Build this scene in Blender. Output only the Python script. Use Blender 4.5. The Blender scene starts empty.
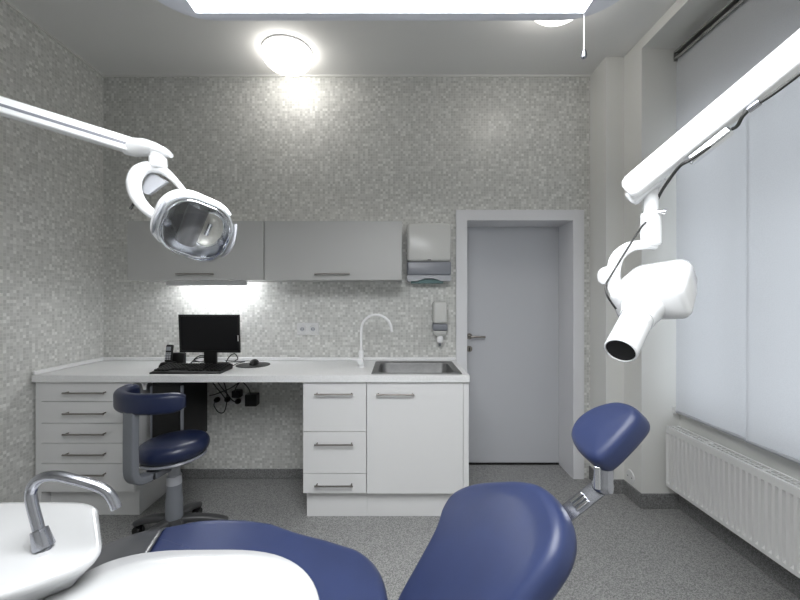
import bpy, bmesh, math, random
from mathutils import Vector, Matrix
random.seed(7)
C = bpy.context.scene.collection
PI = math.pi
F, CX, CY, H = 381.0, 398.0, 299.0, 1.41      # focal length in px, vanishing point, eye height

def at(px, py, Y):
    return Vector(((px - CX) / F * Y, Y, H - (py - CY) / F * Y))

# ------------------------------------------------------------------ materials
def nt(name):
    m = bpy.data.materials.new(name); m.use_nodes = True
    t = m.node_tree; t.nodes.clear()
    return m, t, t.nodes, t.links

def pbr(name, col, rough=.5, metal=0, coat=0, noise=None, bump=None, spec=.5, trans=0, sss=0):
    m, t, N, L = nt(name)
    o = N.new('ShaderNodeOutputMaterial'); b = N.new('ShaderNodeBsdfPrincipled')
    b.inputs['Base Color'].default_value = (*col, 1); b.inputs['Roughness'].default_value = rough
    b.inputs['Metallic'].default_value = metal; b.inputs['Coat Weight'].default_value = coat
    b.inputs['Coat Roughness'].default_value = .15; b.inputs['Specular IOR Level'].default_value = spec
    L.new(b.outputs[0], o.inputs[0])
    tc = N.new('ShaderNodeNewGeometry')
    if noise:
        sc, amt = noise
        n = N.new('ShaderNodeTexNoise'); n.inputs['Scale'].default_value = sc; n.inputs['Detail'].default_value = 4
        L.new(tc.outputs['Position'], n.inputs['Vector'])
        r = N.new('ShaderNodeValToRGB')
        r.color_ramp.elements[0].position = .3; r.color_ramp.elements[1].position = .7
        r.color_ramp.elements[0].color = (*[c * (1 - amt) for c in col], 1)
        r.color_ramp.elements[1].color = (*[min(1, c * (1 + amt)) for c in col], 1)
        L.new(n.outputs[0], r.inputs[0]); L.new(r.outputs[0], b.inputs['Base Color'])
    if bump:
        sc, st = bump
        n = N.new('ShaderNodeTexNoise'); n.inputs['Scale'].default_value = sc
        L.new(tc.outputs['Position'], n.inputs['Vector'])
        bp = N.new('ShaderNodeBump'); bp.inputs['Strength'].default_value = st; bp.inputs['Distance'].default_value = .002
        L.new(n.outputs[0], bp.inputs['Height']); L.new(bp.outputs[0], b.inputs['Normal'])
    return m

def emit(name, col, st):
    m, t, N, L = nt(name)
    o = N.new('ShaderNodeOutputMaterial'); e = N.new('ShaderNodeEmission')
    e.inputs[0].default_value = (*col, 1); e.inputs[1].default_value = st
    L.new(e.outputs[0], o.inputs[0]); return m

def clear(name, tint=(1, 1, 1), fac=.12, rough=.02):
    m, t, N, L = nt(name)
    o = N.new('ShaderNodeOutputMaterial'); mx = N.new('ShaderNodeMixShader')
    tr = N.new('ShaderNodeBsdfTransparent'); tr.inputs[0].default_value = (*tint, 1)
    g = N.new('ShaderNodeBsdfGlossy'); g.inputs['Roughness'].default_value = rough
    lw = N.new('ShaderNodeLayerWeight'); lw.inputs[0].default_value = .35
    mm = N.new('ShaderNodeMath'); mm.operation = 'MULTIPLY_ADD'; mm.inputs[1].default_value = .6; mm.inputs[2].default_value = fac
    L.new(lw.outputs['Fresnel'], mm.inputs[0]); L.new(mm.outputs[0], mx.inputs[0])
    L.new(tr.outputs[0], mx.inputs[1]); L.new(g.outputs[0], mx.inputs[2]); L.new(mx.outputs[0], o.inputs[0])
    return m

def mosaic(name, axis, pitch=.0198):
    m, t, N, L = nt(name)
    o = N.new('ShaderNodeOutputMaterial'); b = N.new('ShaderNodeBsdfPrincipled'); L.new(b.outputs[0], o.inputs[0])
    g = N.new('ShaderNodeNewGeometry'); s = N.new('ShaderNodeSeparateXYZ'); L.new(g.outputs['Position'], s.inputs[0])
    cb = N.new('ShaderNodeCombineXYZ'); L.new(s.outputs[axis], cb.inputs[0]); L.new(s.outputs[2], cb.inputs[1])
    sc = N.new('ShaderNodeVectorMath'); sc.operation = 'SCALE'; sc.inputs['Scale'].default_value = 1 / pitch; L.new(cb.outputs[0], sc.inputs[0])
    fl = N.new('ShaderNodeVectorMath'); fl.operation = 'FLOOR'; L.new(sc.outputs[0], fl.inputs[0])
    fr = N.new('ShaderNodeVectorMath'); fr.operation = 'FRACTION'; L.new(sc.outputs[0], fr.inputs[0])
    wn = N.new('ShaderNodeTexWhiteNoise'); wn.noise_dimensions = '2D'; L.new(fl.outputs[0], wn.inputs['Vector'])
    ramp = N.new('ShaderNodeValToRGB'); e = ramp.color_ramp.elements
    e[0].position = 0; e[0].color = (.50, .50, .478, 1); e[1].position = 1; e[1].color = (.80, .80, .775, 1)
    k = ramp.color_ramp.elements.new(.45); k.color = (.59, .59, .565, 1)
    k = ramp.color_ramp.elements.new(.75); k.color = (.65, .65, .625, 1)
    L.new(wn.outputs['Value'], ramp.inputs[0])
    sb = N.new('ShaderNodeVectorMath'); sb.operation = 'SUBTRACT'; sb.inputs[1].default_value = (.5, .5, 0); L.new(fr.outputs[0], sb.inputs[0])
    ab = N.new('ShaderNodeVectorMath'); ab.operation = 'ABSOLUTE'; L.new(sb.outputs[0], ab.inputs[0])
    s2 = N.new('ShaderNodeSeparateXYZ'); L.new(ab.outputs[0], s2.inputs[0])
    mx = N.new('ShaderNodeMath'); mx.operation = 'MAXIMUM'; L.new(s2.outputs[0], mx.inputs[0]); L.new(s2.outputs[1], mx.inputs[1])
    mr = N.new('ShaderNodeMapRange'); mr.inputs['From Min'].default_value = .40; mr.inputs['From Max'].default_value = .47; L.new(mx.outputs[0], mr.inputs[0])
    mix = N.new('ShaderNodeMix'); mix.data_type = 'RGBA'; L.new(mr.outputs[0], mix.inputs[0]); L.new(ramp.outputs[0], mix.inputs[6])
    mix.inputs[7].default_value = (.66, .66, .635, 1); L.new(mix.outputs[2], b.inputs['Base Color'])
    rr_ = N.new('ShaderNodeMapRange'); rr_.inputs['To Min'].default_value = .3; rr_.inputs['To Max'].default_value = .8; L.new(mr.outputs[0], rr_.inputs[0]); L.new(rr_.outputs[0], b.inputs['Roughness'])
    # every tile lies at its own slight tilt, so some glint
    dt = N.new('ShaderNodeVectorMath'); dt.operation = 'DOT_PRODUCT'
    cs = N.new('ShaderNodeVectorMath'); cs.operation = 'SUBTRACT'; cs.inputs[1].default_value = (.5, .5, .5); L.new(wn.outputs['Color'], cs.inputs[0])
    L.new(cs.outputs[0], dt.inputs[0]); L.new(sb.outputs[0], dt.inputs[1])
    hh = N.new('ShaderNodeMath'); hh.operation = 'MULTIPLY_ADD'; hh.inputs[1].default_value = -1.0; L.new(mr.outputs[0], hh.inputs[0])
    h2 = N.new('ShaderNodeMath'); h2.operation = 'MULTIPLY'; h2.inputs[1].default_value = .8; L.new(dt.outputs['Value'], h2.inputs[0]); L.new(h2.outputs[0], hh.inputs[2])
    bp = N.new('ShaderNodeBump'); bp.inputs['Strength'].default_value = .6; bp.inputs['Distance'].default_value = .0015
    L.new(hh.outputs[0], bp.inputs['Height']); L.new(bp.outputs[0], b.inputs['Normal'])
    return m

def speckle(name, dark, light, scale, rough=.5, lo=.35, hi=.65):
    m, t, N, L = nt(name)
    o = N.new('ShaderNodeOutputMaterial'); b = N.new('ShaderNodeBsdfPrincipled'); L.new(b.outputs[0], o.inputs[0])
    g = N.new('ShaderNodeNewGeometry'); v = N.new('ShaderNodeTexVoronoi'); v.inputs['Scale'].default_value = scale
    L.new(g.outputs['Position'], v.inputs['Vector'])
    s = N.new('ShaderNodeSeparateColor'); L.new(v.outputs['Color'], s.inputs[0])
    r = N.new('ShaderNodeValToRGB'); r.color_ramp.elements[0].position = lo; r.color_ramp.elements[1].position = hi
    r.color_ramp.elements[0].color = (*dark, 1); r.color_ramp.elements[1].color = (*light, 1)
    L.new(s.outputs[0], r.inputs[0]); L.new(r.outputs[0], b.inputs['Base Color']); b.inputs['Roughness'].default_value = rough
    return m

def fabric(name):
    m, t, N, L = nt(name)
    o = N.new('ShaderNodeOutputMaterial'); mx = N.new('ShaderNodeMixShader')
    d = N.new('ShaderNodeBsdfDiffuse'); tr = N.new('ShaderNodeBsdfTranslucent')
    g = N.new('ShaderNodeNewGeometry'); n = N.new('ShaderNodeTexNoise'); n.inputs['Scale'].default_value = 260
    L.new(g.outputs['Position'], n.inputs['Vector'])
    r = N.new('ShaderNodeValToRGB'); r.color_ramp.elements[0].color = (.60, .61, .63, 1); r.color_ramp.elements[1].color = (.72, .73, .75, 1)
    L.new(n.outputs[0], r.inputs[0]); L.new(r.outputs[0], d.inputs[0]); L.new(r.outputs[0], tr.inputs[0])
    mx.inputs[0].default_value = .45
    L.new(d.outputs[0], mx.inputs[1]); L.new(tr.outputs[0], mx.inputs[2]); L.new(mx.outputs[0], o.inputs[0])
    return m

M = dict(
    mosaic_x=mosaic('mosaic_tiles_back', 0), mosaic_y=mosaic('mosaic_tiles_side', 1),
    ceiling=pbr('ceiling_paint', (.80, .80, .785), .9, bump=(90, .1)),
    paint=pbr('wall_paint', (.74, .74, .715), .8, bump=(120, .15)),
    floor=speckle('speckled_vinyl', (.17, .17, .17), (.42, .42, .41), 230, .45, .1, .9),
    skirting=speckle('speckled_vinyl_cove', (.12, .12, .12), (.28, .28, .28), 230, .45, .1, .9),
    lacquer=pbr('white_lacquer', (.76, .76, .76), .32, bump=(400, .03)),
    worktop=speckle('white_laminate', (.76, .76, .76), (.86, .86, .86), 400, .3),
    wallcab=pbr('grey_laminate', (.44, .44, .43), .4, bump=(400, .03)),
    door=pbr('door_paint', (.56, .57, .60), .42, bump=(500, .05)),
    frame=pbr('door_frame_paint', (.74, .74, .76), .4),
    steel=pbr('brushed_steel', (.30, .28, .26), .32, 1),
    stainless=pbr('stainless_steel', (.20, .20, .20), .5, .75, noise=(30, .1)),
    chrome=pbr('chrome', (.82, .83, .86), .08, 1),
    satin=pbr('satin_chrome', (.42, .43, .47), .25, 1),
    black=pbr('black_plastic', (.006, .006, .006), .42, spec=.35),
    screen=pbr('screen_glass', (.004, .004, .005), .3, spec=.25),
    grey=pbr('grey_plastic', (.17, .18, .20), .42),
    midgrey=pbr('mid_grey_plastic', (.22, .23, .26), .3),
    lightgrey=pbr('light_grey_plastic', (.42, .43, .46), .35),
    darkgrey=pbr('dark_grey_plastic', (.055, .056, .058), .38),
    navy=pbr('navy_leather', (.025, .038, .108), .44, coat=.10, noise=(9, .08), bump=(420, .12)),
    navyshade=pbr('shaded_navy_leather', (.010, .017, .055), .36, coat=.12, bump=(420, .1)),  # navy leather with the shade around the stool put into its colour
    white=pbr('white_plastic', (.82, .82, .83), .28, coat=.3),
    gloss=pbr('gloss_white_shell', (.86, .87, .88), .18, coat=.5),
    ceramic=pbr('white_ceramic', (.50, .505, .51), .12, coat=.5),
    dispenser=pbr('dispenser_white', (.60, .60, .58), .25),
    paper=pbr('paper_towel_green', (.16, .25, .25), .8),
    smoky=pbr('smoky_foot_sheet', (.06, .062, .068), .28, coat=.4),
    lens=clear('clear_lens', (.97, .98, .99), .06),
    glass=clear('window_glass', (.95, .97, .98), .04),
    reflector=pbr('reflector', (.88, .89, .92), .2, 1, bump=(40, .4)),
    panel=emit('panel_diffuser', (.96, .98, 1.0), 9.5),
    dome=emit('dome_diffuser', (1.0, .97, .92), 6.5),
    tube=emit('tube_light', (.96, .98, 1.0), 45.0),
    blind=fabric('blind_fabric'), dish=pbr('dish', (.86, .84, .78), .3, .5, bump=(120, .8)), gunmetal=pbr('gunmetal', (.10, .10, .105), .4, .6), alu=pbr('aluminium', (.45, .45, .44), .35, 1),
    rollergrey=pbr('roller_dark', (.10, .10, .105), .4),
    radiator=pbr('radiator_enamel', (.70, .70, .69), .35),
    cable=pbr('cable_rubber', (.015, .015, .015), .5),
    plate=pbr('socket_white', (.70, .70, .70), .35),
    dark=pbr('dark_cavity', (.01, .01, .01), .8),
    panelframe=pbr('panel_frame', (.72, .74, .80), .4),
)

# ------------------------------------------------------------------ mesh helpers
ORI = {}
def catmull(pts, n=8, closed=False):
    pts = [Vector(p) for p in pts]; out = []; m = len(pts)
    segs = m if closed else m - 1
    for i in range(segs):
        p1, p2 = pts[i % m], pts[(i + 1) % m]
        p0 = pts[(i - 1) % m] if closed or i > 0 else p1 * 2 - p2
        p3 = pts[(i + 2) % m] if closed or i + 2 < m else p2 * 2 - p1
        for k in range(n):
            t = k / n
            out.append(.5 * ((2 * p1) + (p2 - p0) * t + (2 * p0 - 5 * p1 + 4 * p2 - p3) * t * t + (3 * p1 - p0 - 3 * p2 + p3) * t ** 3))
    if not closed: out.append(pts[-1])
    return out

def rr(cx, cy, hx, hy, r, n=6):
    o = []
    for sx, sy, a0 in ((1, 1, 0), (-1, 1, 90), (-1, -1, 180), (1, -1, 270)):
        for k in range(n + 1):
            a = math.radians(a0 + 90 * k / n)
            o.append((cx + sx * (hx - r) + r * math.cos(a), cy + sy * (hy - r) + r * math.sin(a)))
    return o

class MB:
    def __init__(s): s.bm = bmesh.new()
    def box(s, x0, x1, y0, y1, z0, z1):
        v = [s.bm.verts.new((x, y, z)) for x in (x0, x1) for y in (y0, y1) for z in (z0, z1)]
        for f in ((0, 1, 3, 2), (4, 6, 7, 5), (0, 4, 5, 1), (2, 3, 7, 6), (0, 2, 6, 4), (1, 5, 7, 3)):
            s.bm.faces.new([v[i] for i in f])
        return s
    def obox(s, c, ax, ay, az):
        """oriented box: centre and three half-axis vectors"""
        c, ax, ay, az = Vector(c), Vector(ax), Vector(ay), Vector(az)
        v = [s.bm.verts.new(c + ax * i + ay * j + az * k) for i in (-1, 1) for j in (-1, 1) for k in (-1, 1)]
        for f in ((0, 1, 3, 2), (4, 6, 7, 5), (0, 4, 5, 1), (2, 3, 7, 6), (0, 2, 6, 4), (1, 5, 7, 3)):
            s.bm.faces.new([v[i] for i in f])
        return s
    def rings(s, rs, cap0=True, cap1=True):
        vs = [[s.bm.verts.new(p) for p in r] for r in rs]; n = len(vs[0])
        for a, b in zip(vs, vs[1:]):
            for i in range(n):
                s.bm.faces.new((a[i], a[(i + 1) % n], b[(i + 1) % n], b[i]))
        if cap0: s.bm.faces.new(vs[0][::-1])
        if cap1: s.bm.faces.new(vs[-1])
        return s
    def sweep(s, path, prof, up=(0, 0, 1), scale=None, closed=False):
        """prof: 2-D points (side, up) swept along path"""
        path = [Vector(p) for p in path]; n = len(path); up = Vector(up); rs = []
        for i, p in enumerate(path):
            if closed: t = path[(i + 1) % n] - path[i - 1]
            else: t = path[min(i + 1, n - 1)] - path[max(i - 1, 0)]
            t.normalize()
            sd = t.cross(up)
            if sd.length < 1e-3: sd = t.cross(Vector((1, .01, 0)))
            sd.normalize(); u = sd.cross(t).normalized(); k = scale[i] if scale else 1
            if not isinstance(k, (tuple, list)): k = (k, k)
            rs.append([p + sd * a * k[0] + u * b * k[1] for a, b in prof])
        if closed: rs.append(rs[0])
        if closed:
            vs = [[s.bm.verts.new(q) for q in r] for r in rs[:-1]]; m = len(prof)
            for i in range(n):
                a, b = vs[i], vs[(i + 1) % n]
                for j in range(m): s.bm.faces.new((a[j], a[(j + 1) % m], b[(j + 1) % m], b[j]))
            return s
        return s.rings(rs)
    def tube(s, path, r, seg=12, scale=None, closed=False):
        path = [Vector(p) for p in path]
        # parallel transport, so a tube never twists
        n = len(path); rs = []; prev = None
        for i, p in enumerate(path):
            if closed: t = (path[(i + 1) % n] - path[i - 1]).normalized()
            else: t = (path[min(i + 1, n - 1)] - path[max(i - 1, 0)]).normalized()
            if prev is None:
                a = Vector((0, 0, 1)) if abs(t.z) < .9 else Vector((1, 0, 0))
                x = t.cross(a).normalized()
            else:
                x = (prev - t * prev.dot(t)).normalized()
            prev = x; y = t.cross(x); k = (scale[i] if scale else 1) * r
            rs.append([p + (x * math.cos(2 * PI * j / seg) + y * math.sin(2 * PI * j / seg)) * k for j in range(seg)])
        if closed:
            vs = [[s.bm.verts.new(q) for q in q_] for q_ in rs]
            for i in range(n):
                a, b = vs[i], vs[(i + 1) % n]
                for j in range(seg): s.bm.faces.new((a[j], a[(j + 1) % seg], b[(j + 1) % seg], b[j]))
            return s
        return s.rings(rs)
    def lathe(s, prof, c, axis=(0, 0, 1), seg=32):
        """prof: (radius, height along axis)"""
        c, ax = Vector(c), Vector(axis).normalized()
        x = ax.cross(Vector((0, 1, 0)) if abs(ax.y) < .9 else Vector((1, 0, 0))).normalized(); y = ax.cross(x)
        return s.rings([[c + ax * h + (x * math.cos(2 * PI * j / seg) + y * math.sin(2 * PI * j / seg)) * max(r, 1e-4) for j in range(seg)] for r, h in prof])
    def cushion(s, outline, thick, edge, fn, crown=.01, bcrown=0, inner=(.85, .65, .42, .2)):
        """a padded slab: outline in (u,v), fn maps (u,v,h) to the world; h=0 is the front edge"""
        n = len(outline); P = [Vector((p[0], p[1])) for p in outline]
        area = sum(P[i].x * P[(i + 1) % n].y - P[(i + 1) % n].x * P[i].y for i in range(n))
        sg = 1 if area > 0 else -1
        N_ = []
        for i in range(n):
            t = (P[(i + 1) % n] - P[i - 1]).normalized(); N_.append(Vector((-t.y, t.x)) * sg)
        cen = sum(P, Vector((0, 0))) / n
        rs = []
        rings_ = []
        ins = [P[i] + N_[i] * edge for i in range(n)]
        for k in reversed(inner):
            rings_.append(([cen + (q - cen) * k for q in ins], -thick - bcrown * (1 - k * k)))
        for k in range(0, 5):
            a = PI / 2 * k / 4
            rings_.append(([P[i] + N_[i] * edge * (1 - math.sin(a)) for i in range(n)], -thick + edge * (1 - math.cos(a))))
        for k in range(0, 6):
            a = PI / 2 * k / 5
            rings_.append(([P[i] + N_[i] * edge * (1 - math.cos(a)) for i in range(n)], -edge + edge * math.sin(a)))
        for k in inner:
            rings_.append(([cen + (q - cen) * k for q in ins], crown * (1 - k * k)))
        return s.rings([[fn(q.x, q.y, h) for q in pts] for pts, h in rings_])
    def build(s, name, mat, parent=None, bevel=0, smooth=True, ang=35, seg=2):
        bmesh.ops.remove_doubles(s.bm, verts=s.bm.verts, dist=1e-6)
        bmesh.ops.recalc_face_normals(s.bm, faces=s.bm.faces)
        me = bpy.data.meshes.new(name); s.bm.to_mesh(me); s.bm.free()
        me.materials.append(M[mat] if isinstance(mat, str) else mat)
        if smooth:
            for p in me.polygons: p.use_smooth = True
            me.set_sharp_from_angle(angle=math.radians(ang))
        o = bpy.data.objects.new(name, me); C.objects.link(o)
        org = ORI.get(parent.name, Vector()) if parent else None
        if parent:
            o.parent = parent; me.transform(Matrix.Translation(-org)); ORI[o.name] = org
        else:
            bb = [Vector(c) for c in o.bound_box]
            b0 = Vector([min(c[i] for c in bb) for i in range(3)]); b1 = Vector([max(c[i] for c in bb) for i in range(3)])
            org = Vector(((b0.x + b1.x) / 2, (b0.y + b1.y) / 2, b0.z))
            me.transform(Matrix.Translation(-org)); o.location = org; ORI[o.name] = org
        if bevel:
            b = o.modifiers.new('bevel', 'BEVEL'); b.width = bevel; b.segments = seg; b.limit_method = 'ANGLE'; b.angle_limit = math.radians(40)
            b.harden_normals = True
        return o

def tag(o, label, cat, group=None):
    o['label'] = label; o['category'] = cat
    if group: o['group'] = group
    return o
def thing(name, loc, label, cat, group=None):
    o = bpy.data.objects.new(name, None); C.objects.link(o); o.location = loc; o.empty_display_size = .05
    ORI[o.name] = Vector(loc); return tag(o, label, cat, group)
def struct(name, mb, mat, parent=None, **k):
    o = mb.build(name, mat, parent, **k)
    if not parent: o['kind'] = 'structure'
    return o
def lab(o, t): o['label'] = t; return o

# ------------------------------------------------------------------ the room
XL, XR, YB, YF, ZC, NY = -2.32, 1.643, 3.0, -1.8, 3.17, 1.43
struct('floor', MB().box(XL - .1, 2.3, YF - .1, 3.4, -.05, 0), 'floor', smooth=False)
struct('ceiling', MB().box(XL - .1, 2.3, YF - .1, 3.4, ZC, ZC + .05), 'ceiling', smooth=False)
b = MB()
DX0, DX1, DZ = .51, 1.40, 2.055
pts = [(XL - .1, 0), (DX0, 0), (DX0, DZ), (DX1, DZ), (DX1, 0), (2.3, 0), (2.3, ZC), (XL - .1, ZC)]
b.rings([[(x, YB, z) for x, z in pts], [(x, YB + .36, z) for x, z in pts]])
struct('wall_back', b, 'mosaic_x', smooth=False)
struct('wall_left', MB().box(XL - .1, XL, YF, YB, 0, ZC), 'mosaic_y', smooth=False)
struct('wall_front', MB().box(XL - .1, 2.3, YF - .1, YF, 0, ZC), 'paint', smooth=False)
# right wall: pipe chase, pier, window niche down to the floor, near pier (one outline in plan, then the window's head and breast)
b = MB()
pl = [(1.512, YB), (1.512, 2.77), (XR, 2.77), (XR, 2.57), (2.3, 2.57), (2.3, YB)]
b.rings([[(x, y, 0) for x, y in pl], [(x, y, ZC) for x, y in pl]])
b.box(1.90, 2.25, NY, 2.57, 0, .635)
b.box(XR, 2.3, NY, 2.57, 3.10, ZC)
b.box(1.99, 2.25, NY, 2.57, 2.60, 3.10)
b.box(XR, 2.3, YF, NY, 0, ZC)
struct('wall_right', b, 'paint', smooth=False)
# cornice bead between tiles and ceiling
b = MB(); b.box(XL, 1.512, YB - .012, YB, ZC - .012, ZC); b.box(XL, XL + .012, YF, YB - .012, ZC - .012, ZC)
struct('trim_1', b, 'paint', smooth=False)
b = MB(); b.box(XL, DX0 - .06, YB - .012, YB, 0, .075)
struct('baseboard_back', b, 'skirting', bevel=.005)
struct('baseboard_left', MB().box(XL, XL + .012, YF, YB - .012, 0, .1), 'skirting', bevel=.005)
b = MB(); t = .012
pl = [(1.512, YB - .001), (1.512 - t, YB - .001), (1.512 - t, 2.77 - t), (XR - t, 2.77 - t), (XR - t, 2.57 - t), (1.90 - t, 2.57 - t), (1.90 - t, NY), (1.90, NY), (1.90, 2.57), (XR, 2.57), (XR, 2.77), (1.512, 2.77)]
b.rings([[(x, y, 0) for x, y in pl], [(x, y, .1) for x, y in pl]])
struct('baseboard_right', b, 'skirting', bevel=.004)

# door
d = struct('door_1', MB().box(.535, 1.40, 3.25, 3.29, .014, 2.05), 'door', bevel=.003)
d['label'] = 'pale grey flush door in a deep white frame'
b = MB()
pts = [(.454, 0), (.541, 0), (.541, 2.024), (1.370, 2.024), (1.370, 0), (1.456, 0), (1.456, 2.108), (.454, 2.108)]
b.rings([[(x, 2.977, z) for x, z in pts], [(x, 2.9985, z) for x, z in pts]])
pts = [(.512, 0), (.541, 0), (.541, 2.024), (1.370, 2.024), (1.370, 0), (1.398, 0), (1.398, 2.053), (.512, 2.053)]
b.rings([[(x, 2.9985, z) for x, z in pts], [(x, 3.249, z) for x, z in pts]])
b.build('door_frame', 'frame', d, bevel=.003)
b = MB(); b.box(.541, 1.37, 3.24, 3.30, 0, .012); b.build('door_gap_shade', 'dark', d)  # dark strip painted as the shade in the gap under the door
hx, hz = .607, 1.092
b = MB(); b.lathe([(.026, 0), (.026, .007), (.024, .009)], (hx, 3.25, hz), (0, -1, 0), 24)
b.tube(catmull([(hx, 3.243, hz), (hx, 3.205, hz), (hx + .012, 3.193, hz), (hx + .05, 3.19, hz), (hx + .125, 3.19, hz)], 5), .0095, 10)
lab(b.build('door_handle', 'steel', d), 'steel lever handle')
b = MB(); b.lathe([(.026, 0), (.026, .007), (.024, .009)], (hx, 3.25, .985), (0, -1, 0), 24)
k = b.build('door_lock', 'steel', d)
MB().box(hx - .004, hx + .004, 3.239, 3.2412, .968, .998).build('keyhole', 'dark', k)

# window behind the blinds
b = MB(); wy0, wy1, wz0, wz1 = NY, 2.57, .635, 2.60; X0, X1 = 2.06, 2.12
b.box(X0, X1, wy0, wy1, wz0, wz0 + .07); b.box(X0, X1, wy0, wy1, wz1 - .07, wz1)
for y0 in (wy0, 1.965, wy1 - .07): b.box(X0, X1, y0, y0 + .07, wz0 + .07, wz1 - .07)
for y0, y1 in ((wy0 + .07, 1.965), (2.035, wy1 - .07)): b.box(X0, X1, y0, y1, 1.98, 2.04)
w = struct('window_1', b, 'white')
MB().box(2.085, 2.091, wy0 + .01, wy1 - .01, wz0 + .01, wz1 - .01).build('pane', 'glass', w)
MB().box(1.885, 2.06, NY + .002, 2.568, .6355, .655).build('window_sill', 'white', w, bevel=.004)

# ------------------------------------------------------------------ fitted furniture
WT, WB, WF = .928, .884, 2.40        # worktop top, underside, front
GROUP_L, GROUP_U = None, 'white wall cabinets over the worktop'
def bar_handle(x0, x1, z, yf, parent, r=.0055):
    b = MB()
    b.tube([(x0, yf - .032, z), (x1, yf - .032, z)], r, 10)
    for x in (x0 + .012, x1 - .012):
        b.tube([(x, yf, z), (x, yf - .032, z)], r * .9, 8)
    return lab(b.build('handle', 'steel', parent), 'brushed steel bar handle')

YFr = 2.42
t = thing('drawer_cabinet', (-1.99, 2.7, 0), 'white cabinet of five shallow drawers in the left corner beside the tiled wall', 'drawer cabinet')
b = MB(); b.box(-2.268, -1.673, YFr + .02, 2.985, .179, WB - .001); b.build('body', 'lacquer', t)
b = MB(); b.box(-2.306, -2.270, YFr + .004, 2.95, 0, WB - .001); b.build('filler_panel', 'lacquer', t, bevel=.001)
b = MB(); b.box(-2.268, -1.69, 2.49, 2.96, 0, .178); b.build('plinth', 'lacquer', t)
zs = [.880, .756, .619, .492, .362, .181]
for a_, c_, hy in zip(zs, zs[1:], (393.3, 414, 434.7, 455.2, 475.5)):
    f = MB().box(-2.268, -1.675, YFr, YFr + .019, c_ + .0035, a_).build('drawer', 'lacquer', t, bevel=.0015)
    bar_handle(-2.105, -1.845, H - (hy - CY) / F * (YFr - .03), YFr, f)

t = thing('drawer_cabinet', (-.4, 2.7, 0), 'white cabinet of three deep drawers left of the sink cabinet', 'drawer cabinet')
b = MB(); b.box(-.604, -.201, YFr + .02, 2.985, .171, WB - .001); b.build('body', 'lacquer', t)
b = MB(); b.box(-.592, -.2, 2.475, 2.96, 0, .170); b.build('plinth', 'lacquer', t)
zs = [.880, .564, .299, .173]
for a_, c_, hy in zip(zs, zs[1:], (394.5, 445, 486.3)):
    f = MB().box(-.603, -.2015, YFr, YFr + .019, c_ + .0035, a_).build('drawer', 'lacquer', t, bevel=.0015)
    bar_handle(-.525, -.282, H - (hy - CY) / F * (YFr - .03), YFr, f)

t = thing('sink_cabinet', (.12, 2.7, 0), 'white single door cabinet under the steel sink', 'cabinet')
b = MB(); b.box(-.1985, -.182, YFr + .02, 2.985, .171, WB - .001); b.box(-.182, .414, YFr + .02, 2.97, .171, .187); b.box(-.182, .414, 2.97, 2.985, .171, WB - .001)
b.build('body', 'lacquer', t)
b = MB(); b.box(.4155, .450, YFr, 2.974, .171, WB - .001); b.build('side_panel', 'lacquer', t, bevel=.0015)
b = MB(); b.box(-.1985, .445, 2.475, 2.96, 0, .170); b.build('plinth', 'lacquer', t)
f = MB().box(-.1975, .4135, YFr, YFr + .019, .1735, .880).build('door', 'lacquer', t, bevel=.0015)
bar_handle(-.137, .103, H - (394.8 - CY) / F * (YFr - .03), YFr, f)

# worktop with a cut-out for the sink
SX0, SX1, SY0, SY1 = -.155, .405, 2.455, 2.885
t = thing('worktop', (-.9, 2.7, WB), 'long white laminate worktop along the back wall', 'worktop')
b = MB()
def ringpts(x0, x1, y0, y1, z): return [(x0, y0, z), (x1, y0, z), (x1, y1, z), (x0, y1, z)]
R4 = [ringpts(SX0, SX1, SY0, SY1, WB), ringpts(-2.31, .452, WF, 2.988, WB), ringpts(-2.31, .452, WF, 2.988, WT), ringpts(SX0, SX1, SY0, SY1, WT), ringpts(SX0, SX1, SY0, SY1, WB)]
b.rings(R4, False, False)
b.build('top', 'worktop', t, bevel=.003)
b = MB(); pl = [(-2.317, WF + .01), (-2.297, WF + .01), (-2.297, 2.968), (.452, 2.968), (.452, 2.988), (-2.317, 2.988)]
b.rings([[(x, y, WT + .0005) for x, y in pl], [(x, y, WT + .028) for x, y in pl]]); b.build('upstand', 'worktop', t, bevel=.006)

# sink
t = thing('kitchen_sink', (.12, 2.67, WT), 'rectangular stainless steel sink set in the right end of the worktop', 'sink')
b = MB(); cx, cy = (.12, 2.672); L_ = []
for hx, hy, r, z in ((.292, .242, .015, WT + .001), (.290, .240, .014, WT + .006), (.278, .228, .02, WT + .007), (.272, .222, .02, WT + .004)):
    L_.append([(x, y, z) for x, y in rr(cx, cy, hx, hy, r)])
for hx, hy, r, z in ((.250, .188, .05, WT + .003), (.246, .184, .05, WT - .01), (.236, .172, .055, WT - .125), (.21, .15, .06, WT - .15), (.06, .05, .045, WT - .153)):
    L_.append([(x + .004, y, z) for x, y in rr(cx - .006, cy - .006, hx, hy, r)])
b.rings(L_, False, True); b.build('bowl', 'stainless', t, ang=50)
MB().lathe([(.038, 0), (.038, .003), (.02, .004), (.018, 0.001)], (cx, cy, WT - .153)).build('drain', 'chrome', t)

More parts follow.
